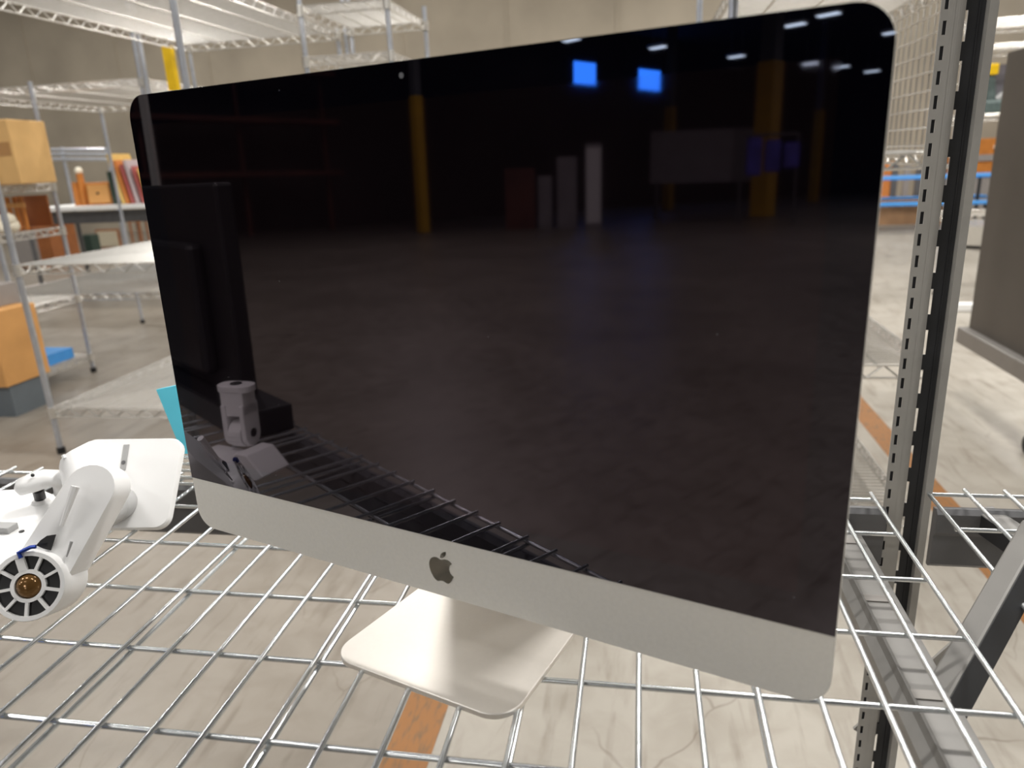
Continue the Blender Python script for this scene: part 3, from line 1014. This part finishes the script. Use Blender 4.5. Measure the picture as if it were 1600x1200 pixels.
# blue thing and box on the far left rack
tag(MB().b2((-3.74, 2.92, 0.126), (-3.42, 3.24, 0.19)).build('plastic_tray', skyblue), 'flat bright blue tray on the bottom rack shelf at left', 'tray')
def carton(c, w, dpt, h, ang):
    ax = V((math.cos(ang), math.sin(ang), 0)); ay = V((-math.sin(ang), math.cos(ang), 0))
    r = thing('cardboard_box', c, 'closed cardboard box on the far left rack shelf', 'box')
    MB().box(V(c) + V((0, 0, h / 2)), (w, dpt, h), ax, ay).build('carton', card, r, bevel=0.006)
    MB().box(V(c) + V((0, 0, h + 0.0005)) , (w, 0.05, 0.001), ax, ay).build('tape', tape_m, r)
    MB().box(V(c) + V((0, 0, h * 0.55)) + ax * (w / 2 - 0.06) - ay * (dpt / 2 + 0.0005), (0.09, 0.001, 0.07), ax, ay).build('label', tape_m, r)
bx = F(20, 282, 1.186)
bq = YP(14, 280, 3.06)
carton((bq.x, 3.07, 1.187), 0.34, 0.30, 0.335, 0.10)
# slatted wooden crate and cloth bundle on the same rack
def crate(x, y, z, w, dp, h, label):
    r = thing('wooden_crate', (x, y, z), label, 'crate')
    for k in range(5):
        MB().b2((x - w / 2 + k * w / 5 + 0.004, y - dp / 2, z), (x - w / 2 + (k + 0.62) * w / 5, y - dp / 2 + 0.012, z + h)).build('slat', wood, r)
    MB().b2((x - w / 2, y - dp / 2 - 0.01, z + h * 0.68), (x + w / 2, y - dp / 2, z + h * 0.82)).build('rail', wood_l, r)
    MB().b2((x - w / 2, y - dp / 2 + 0.012, z), (x + w / 2, y + dp / 2, z + 0.012)).build('base', wood_d, r)
    MB().b2((x - w / 2, y + dp / 2 - 0.012, z), (x + w / 2, y + dp / 2, z + h)).build('back', wood_d, r)
crate(-3.525, 3.22, 0.927, 0.22, 0.18, 0.19, 'small slatted orange wood crate on the far left rack')
cb = MB()
for k, (dx, dy, rr_) in enumerate(((0, 0, 0.05), (0.06, 0.03, 0.042), (-0.02, 0.06, 0.05), (0.03, 0.02, 0.05), (0.05, -0.02, 0.03))):
    cb.sphere((-3.425 + dx * 0.5, 2.95 + dy, 0.927 + rr_ * 0.8 + 0.03 * (k == 3)), rr_, 12, 8, (1, 1, 0.8))
tag(cb.build('cloth_bundle', cream, smooth=True), 'crumpled cream cloth bundle beside the slatted wood crate', 'cloth')

# oak desk at the far left
dk = thing('desk', (-3.3, 2.2, 0), 'orange oak desk end with grey top and dark plinth at the left edge', 'desk')
p1 = F(54, 652, 0.0)
dx1, dy1 = p1.x - 0.10, p1.y - 0.02
MB().b2((dx1 - 0.9, dy1, 0.17), (dx1, dy1 + 0.30, 0.565)).build('end_panel', wood_l, dk, bevel=0.004)
MB().b2((dx1 - 0.9, dy1 + 0.02, 0.0), (dx1 - 0.01, dy1 + 0.28, 0.17)).build('plinth', base_grey, dk)
MB().b2((dx1 - 1.0, dy1 + 0.02, 0.565), (dx1 - 0.10, dy1 + 0.32, 0.68)).build('top', grey_lam, dk, bevel=0.004)
dk.location = (dx1 - 0.45, dy1 + 0.18, 0)
for c in dk.children:
    c.location = V((-3.3, 2.2, 0)) - V((dx1 - 0.45, dy1 + 0.18, 0))

# far furniture along the back, left
def cabinet(x0, x1, y, z0, z1, label):
    r = thing('cabinet', ((x0 + x1) / 2, y, z0), label, 'cabinet')
    MB().b2((x0, y, z0), (x1, y + 0.5, z1)).build('body', wood_d, r, bevel=0.01)
    MB().b2((x0 + 0.02, y - 0.015, z0 + 0.03), (x0 + (x1 - x0) * 0.66, y, z1 - 0.06)).build('front_panel', grey_lam, r)
    MB().b2((x0 - 0.05, y - 0.05, z1), (x1 + 0.05, y + 0.55, z1 + 0.04)).build('top', wood_d, r)
p = P(48, 345, 10.3)
cabinet(p.x - 0.42, p.x + 0.26, p.y, 0, p.z, 'brown wooden cabinet with grey front behind the left rack')
tb = thing('long_table', P(150, 321, 7.0).xy.to_3d(), 'long white-topped table with wooden goods, behind the left rack', 'table')
tz = P(150, 321, 7.0).z
tx, ty = P(150, 321, 7.0).xy
MB().b2((tx - 0.75, ty - 0.15, tz - 0.035), (tx + 1.0, ty + 0.6, tz)).build('tabletop', white_m, tb)
for sx in (-0.7, 0.95):
    for sy in (-0.1, 0.55):
        MB().tube((tx + sx, ty + sy, 0), (tx + sx, ty + sy, tz - 0.035), 0.02, 8).build('leg', steel_dark, tb)
MB().b2((tx - 0.6, ty - 0.05, tz - 0.16), (tx + 0.9, ty - 0.02, tz - 0.05)).build('apron', steel_dark, tb)
hw = thing('wooden_chest', (tx - 0.1, ty + 0.1, tz), 'orange wood chest with turned side posts on the long table', 'chest')
MB().b2((tx - 0.12, ty + 0.05, tz), (tx + 0.17, ty + 0.35, tz + 0.21)).build('body', wood, hw, bevel=0.008)
MB().b2((tx - 0.09, ty + 0.035, tz + 0.02), (tx + 0.14, ty + 0.05, tz + 0.19)).build('door', wood_l, hw, bevel=0.004)
MB().sphere((tx + 0.02, ty + 0.03, tz + 0.11), 0.012, 8, 6).build('knob', black_pl, hw)
for sx, hh in ((-0.19, 0.30), (-0.26, 0.22)):
    MB().tube((tx + sx, ty + 0.1, tz), (tx + sx, ty + 0.1, tz + hh), 0.035, 10, 0.03).build('side_post', wood, hw, smooth=True)
MB().sphere((tx - 0.19, ty + 0.1, tz + 0.325), 0.035, 10, 7).build('finial', cream, hw, smooth=True)
for k, (mm, cn, dxx, h, w) in enumerate(((green_d, 'dark green', 0.20, 0.30, 0.025), (lyellow, 'pale yellow', 0.30, 0.46, 0.03), (orange_m, 'orange', 0.345, 0.40, 0.03), (pink_m, 'faded red', 0.40, 0.36, 0.03), (lilac, 'pale lilac', 0.45, 0.40, 0.03), (pink_m, 'red', 0.51, 0.34, 0.02), (lyellow, 'yellow', 0.57, 0.32, 0.03))):
    ln = -0.16 if k else -0.02
    az = V((ln, 0, 1)).normalized(); ax = az.cross(V((0, 1, 0))) * -1
    lb = '%s board leaning on the long table behind the left rack' % cn
    if cn == 'red': lb = 'thin red board leaning right of the pale lilac one'
    if cn == 'yellow': lb = 'short yellow board at the right end of the leaning row'
    tag(MB().box(V((tx + dxx, ty + 0.15, tz)) + az * (h / 2 + 0.004), (w, 0.30, h), ax, V((0, 1, 0)), az).build('board', mm), lb, 'board', 'boards leaning on the long table')
# tube rails on a stand above
rl = thing('tube_rail', P(125, 250, 7.2).xy.to_3d(), 'grey tubular bed rail standing behind the long table', 'rail')
for py in (234, 241, 249):
    MB().tube(P(80, py, 7.9), P(168, py, 7.9), 0.018, 8).build('bar', chrome_post, rl, smooth=True)
for pxx in (96, 166):
    a = P(pxx, 230, 7.9)
    MB().tube((a.x, a.y, 0), a, 0.02, 8).build('upright', chrome_post, rl, smooth=True)
# items on the floor far behind
p = F(138, 396, 0.0)
tag(MB().b2((p.x - 0.1, p.y, 0), (p.x + 0.1, p.y + 0.2, 0.30)).build('waste_bin', green_d), 'dark green bin on the floor far behind the left rack', 'bin')
p = F(170, 388, 0.0)
fb = thing('framed_board', (p.x, p.y, 0), 'beige framed board standing on the far floor at left', 'board')
MB().b2((p.x - 0.2, p.y, 0.0), (p.x + 0.25, p.y + 0.03, 0.33)).build('frame', wood_d, fb)
MB().b2((p.x - 0.17, p.y - 0.01, 0.03), (p.x + 0.22, p.y, 0.30)).build('panel', mat('beige panel', (206, 196, 172), 0.6, var=0.04), fb)
p = F(221, 378, 0.0)
chd = thing('wooden_stool', (p.x, p.y, 0), 'small brown wooden stool on the far floor beside the screen edge', 'stool')
MB().b2((p.x - 0.12, p.y - 0.12, 0.38), (p.x + 0.12, p.y + 0.12, 0.42)).build('seat', wood, chd)
for sx in (-0.1, 0.1):
    for sy in (-0.1, 0.1):
        MB().tube((p.x + sx, p.y + sy, 0), (p.x + sx, p.y + sy, 0.38), 0.018, 8).build('leg', wood_d, chd)
# ------------------------------------------------------------------ right side: blue tables, dark panel, tools
def cafeteria(cx, cy, ang, L, label, dz=0.0):
    ax = V((math.cos(ang), math.sin(ang), 0)); ay = V((-math.sin(ang), math.cos(ang), 0))
    r = thing('cafeteria_table', (cx, cy, 0), label, 'table')
    o = V((cx, cy, 0))
    MB().box(o + V((0, 0, 0.70)), (L, 0.62, 0.035), ax, ay).build('tabletop', skyblue, r, bevel=0.008)
    for s in (-1, 1):
        MB().box(o + ay * (0.58 * s) + V((0, 0, 0.38)), (L, 0.24, 0.035), ax, ay).build('bench', skyblue, r, bevel=0.008)
    for k in (-1, 1):
        m = MB()
        e = o + ax * (k * (L / 2 - 0.3))
        m.path([e - ay * 0.58 + V((0, 0, 0.36)), e - ay * 0.60 + V((0, 0, 0.08)), e - ay * 0.52 + V((0, 0, 0.02)), e + ay * 0.52 + V((0, 0, 0.02)), e + ay * 0.60 + V((0, 0, 0.08)), e + ay * 0.58 + V((0, 0, 0.36))], 0.022, 8)
        m.tube(e - ay * 0.2 + V((0, 0, 0.02)), e - ay * 0.2 + V((0, 0, 0.69)), 0.022, 8)
        m.tube(e + ay * 0.2 + V((0, 0, 0.02)), e + ay * 0.2 + V((0, 0, 0.69)), 0.022, 8)
        m.build('leg_frame', black_pl, r, smooth=True)
p = F(1432, 366, 0.0)
cafeteria(p.x + 0.25, p.y + 0.75, -0.12, 1.9, 'blue-topped cafeteria table with attached benches, right of the screen')
p2 = P(1560, 292, 12.0)
cafeteria(p2.x + 0.3, min(p2.y, 10.6), -0.1, 1.8, 'second blue cafeteria table, farther back and right of the post')

pb = F(1507, 526, 0.30)
pt = RP(1596, 74, V((pb.x, pb.y, 0)), V((0, 1, 0)))
sb = thing('display_board', (pb.x, pb.y - 1.0, 0), 'large dark grey board in a grey frame on casters at the right edge', 'board')
zt = RP(1594, 76, V((pb.x, pb.y, 0)), V((1, 0, 0))).z
def quad_box(lo, hi): return MB().b2(lo, hi)
quad_box((pb.x + 0.012, pb.y - 2.0, 0.345), (pb.x + 0.05, pb.y - 0.005, zt)).build('panel', dark_panel, sb)
quad_box((pb.x - 0.03, pb.y - 2.02, 0.27), (pb.x + 0.085, pb.y + 0.02, 0.345)).build('tray', panel_frame, sb, bevel=0.006)
quad_box((pb.x, pb.y - 2.02, 0.345), (pb.x + 0.06, pb.y - 2.0, zt + 0.01)).build('frame', panel_frame, sb)
for yy in (pb.y - 0.72, pb.y - 1.7):
    m = MB()
    for s in (-0.02, 0.02):
        m.tube((pb.x + 0.01 + s - 0.008, yy, 0.04), (pb.x + 0.01 + s + 0.008, yy, 0.04), 0.04, 16)
    c_ = m.build('caster', black_pl, sb, smooth=True)
    MB().tube((pb.x + 0.02, yy, 0.07), (pb.x + 0.02, yy, 0.275), 0.012, 10).build('stem', chrome_post, c_)

# tools on the far right rack
p = YP(1552, 176, 5.85)
dr = thing('power_drill', (p.x, 5.85, 1.361), 'grey-green power tool with yellow battery on the far right rack shelf', 'power drill')
x, y, z = p.x, 5.85, 1.361
MB().b2((x - 0.09, y - 0.07, z), (x + 0.09, y + 0.07, z + 0.10)).build('body', drill_g, dr, bevel=0.02)
MB().tube((x - 0.03, y, z + 0.08), (x - 0.06, y, z + 0.30), 0.04, 12, 0.03).build('grip', drill_g, dr, smooth=True)
MB().tube((x + 0.0, y - 0.02, z + 0.10), (x + 0.10, y - 0.02, z + 0.19), 0.025, 10, 0.018).build('nozzle', pale_grey, dr, smooth=True)
MB().b2((x - 0.10, y - 0.05, z + 0.28), (x - 0.02, y + 0.05, z + 0.36)).build('battery', yellow_m, dr, bevel=0.01)
tag(MB().b2((x - 0.02, y + 0.10, z), (x + 0.55, y + 0.14, z + 0.36)).build('flat_screen', mat('grey violet plastic', (112, 108, 116), 0.5, var=0.05)), 'grey violet flat panel standing behind the power tool', 'panel')
tag(MB().sphere((x + 0.16, y - 0.03, z + 0.036), 0.035, 12, 8).build('green_lamp', glow_green, smooth=True), 'small round mint green light beside the power tool', 'lamp')
# orange boxes standing beneath
p = P(1545, 275, 12.4)
zt1, zb1 = P(1545, 216, 12.4).z, P(1545, 276, 12.4).z
wb2 = thing('wooden_hutch', (p.x, p.y, 0), 'orange wood hutch on a grey base far behind, right of the post', 'hutch')
MB().b2((p.x - 0.6, p.y, zb1), (p.x + 0.6, p.y + 0.4, zt1)).build('body', wood, wb2, bevel=0.01)
MB().b2((p.x - 0.62, p.y - 0.02, P(1545, 251, 12.4).z), (p.x + 0.62, p.y, P(1545, 241, 12.4).z)).build('drawer_rail', grey_lam, wb2)
MB().b2((p.x - 0.58, p.y + 0.02, 0), (p.x + 0.58, p.y + 0.38, zb1)).build('base', grey_lam, wb2)
MB().sphere((p.x + 0.05, p.y - 0.03, P(1545, 230, 12.4).z), 0.05, 10, 7).build('knob', cream, wb2)
# low items behind post: silver tubs
p = F(1534, 384, 0.0)
tbm = thing('metal_tub', (p.x, p.y, 0), 'low silver tub on the far floor between post and dark board', 'tub')
MB().tube((p.x, p.y, 0.04), (p.x, p.y, 0.26), 0.36, 20, 0.42).build('body', chrome, tbm, smooth=True)
MB().tube((p.x, p.y, 0), (p.x, p.y, 0.04), 0.30, 20).build('base', black_pl, tbm, smooth=True)
p = F(1505, 486, 0.0)
tag(MB().box((p.x + 0.1, p.y, 0.03), (0.55, 0.07, 0.06)).build('threshold_bar', white_m, bevel=0.01), 'white bar lying on the floor by the dark board', 'bar')
# orange box far behind at right of the screen
p = P(1386, 268, 12.4)
oc = thing('storage_cabinet', (p.x, p.y, 0), 'orange cabinet far behind the blue table', 'cabinet')
MB().b2((p.x - 0.5, p.y, 0), (p.x + 0.12, p.y + 0.3, P(1386, 253, 12.4).z)).build('body', wood, oc)
MB().b2((p.x - 0.45, p.y - 0.02, 0.1), (p.x + 0.05, p.y, P(1386, 257, 12.4).z)).build('door', orange_m, oc)
fd = thing('folding_rack', P(1432, 280, 11.2).xy.to_3d(), 'grey slatted rack standing far behind the blue table', 'rack')
fx_, fy_ = P(1432, 280, 11.2).xy
for k in range(5):
    MB().b2((fx_ - 0.35 + k * 0.17, fy_, 0), (fx_ - 0.27 + k * 0.17, fy_ + 0.05, P(1432, 255, 11.2).z)).build('slat', steel_dark if k % 2 == 0 else grey_lam, fd)
MB().b2((fx_ - 0.38, fy_ - 0.02, 0.25), (fx_ + 0.5, fy_ + 0.07, 0.31)).build('rail', steel_dark, fd)
tag(MB().b2((fx_ - 0.75, fy_ - 0.6, 0), (fx_ + 0.35, fy_ - 0.2, 0.33)).build('carton', mat('tan carton', (196, 152, 112), 0.7, var=0.15, scale=5), bevel=0.01), 'long tan carton on the floor under the blue table', 'box')

# ------------------------------------------------------------------ the hall behind the viewer, mirrored in the screen
def column(x, y, w, hy):
    r = thing('steel_column', (x, y, 0), 'grey building column with its lower part painted yellow', 'column', 'building columns mirrored in the screen')
    MB().b2((x - w / 2, y - w / 2, 0), (x + w / 2, y + w / 2, hy)).build('yellow_sleeve', col_yellow, r)
    MB().b2((x - w * 0.42, y - w * 0.42, hy), (x + w * 0.42, y + w * 0.42, ZC)).build('shaft', steel_dark, r)
    MB().b2((x - w * 0.7, y - w * 0.7, 0), (x + w * 0.7, y + w * 0.7, 0.03)).build('base_plate', steel_dark, r)
column(-14.85, -10.4, 0.22, 3.2)
column(-10.83, -19.26, 0.50, 4.1)
column(-16.6, -22.6, 0.30, 3.6)
column(-14.6, -29.7, 0.30, 3.6)
pt_ = thing('partition', (-13.0, -18.6, 0), 'dull white partition panel far across the hall, mirrored in the screen', 'partition')
MB().box((-12.7, -19.3, 1.75), (3.4, 0.1, 1.5), V((0.8, -0.6, 0)), V((0.6, 0.8, 0))).build('panel', dull_white, pt_)
for s in (-1.5, 1.5):
    MB().b2((-12.7 + 0.8 * s - 0.05, -19.3 - 0.6 * s - 0.05, 0), (-12.7 + 0.8 * s + 0.05, -19.3 - 0.6 * s + 0.05, 1.1)).build('leg', steel_dark, pt_)
for k, (x, y, w, h) in enumerate(((-13.3, -13.9, 0.5, 1.75), (-12.75, -14.3, 0.4, 2.05), (-13.7, -13.5, 0.35, 1.3))):
    r = thing('upright_freezer', (x, y, 0), ('dull white upright freezer across the hall, the middle one', 'tallest dull white upright freezer across the hall', 'shortest dull white upright freezer across the hall')[k], 'freezer', 'freezers mirrored in the screen')
    MB().box((x, y, h / 2), (w, 0.5, h), V((0.75, -0.66, 0)), V((0.66, 0.75, 0))).build('body', dull_white, r)
    MB().box(V((x, y, h / 2)) + V((0.66, 0.75, 0)) * 0.26, (w * 0.9, 0.02, h * 0.9), V((0.75, -0.66, 0)), V((0.66, 0.75, 0))).build('door', white_pl if k == 1 else dull_white, r)
r = thing('wooden_cupboard', (-14.0, -12.9, 0), 'rust red cupboard across the hall, mirrored in the screen', 'cupboard')
MB().box((-14.0, -12.9, 0.75), (0.75, 0.5, 1.5), V((0.72, -0.69, 0)), V((0.69, 0.72, 0))).build('body', rust, r)
MB().box(V((-14.0, -12.9, 0.75)) + V((0.69, 0.72, 0)) * 0.26, (0.6, 0.02, 1.3), V((0.72, -0.69, 0)), V((0.69, 0.72, 0))).build('door', rust, r)
r = thing('coat_rail', (-9.4, -16.7, 0), 'rail of blue violet coats across the hall, mirrored in the screen', 'coat rail')
for k in range(3):
    MB().box((-9.6 + 0.35 * k, -16.6 - 0.25 * k, 1.6), (0.35, 0.25, 0.9 - 0.15 * k), V((0.8, -0.6, 0)), V((0.6, 0.8, 0))).build('coat', purple, r, bevel=0.06)
for s in (-0.3, 1.0):
    MB().tube((-9.6 + 0.8 * s, -16.6 - 0.6 * s, 0), (-9.6 + 0.8 * s, -16.6 - 0.6 * s, 2.1), 0.03, 8).build('upright', steel_dark, r)
MB().tube((-9.84, -16.42, 2.1), (-8.8, -17.2, 2.1), 0.03, 8).build('rail', steel_dark, r)
# tall racking on the left of the hall
r = thing('pallet_rack', (-19, -7.0, 0), 'dark rust red pallet racking across the hall, mirrored in the screen', 'racking')
for k in range(4):
    MB().b2((-19.1, -10.2 + 2.4 * k, 0), (-19.0, -10.1 + 2.4 * k, 4.2)).build('upright', rust, r)
for z in (1.5, 2.8, 4.0):
    MB().b2((-19.05, -10.2, z), (-18.2, -2.8, z + 0.12)).build('shelf_beam', rust, r)
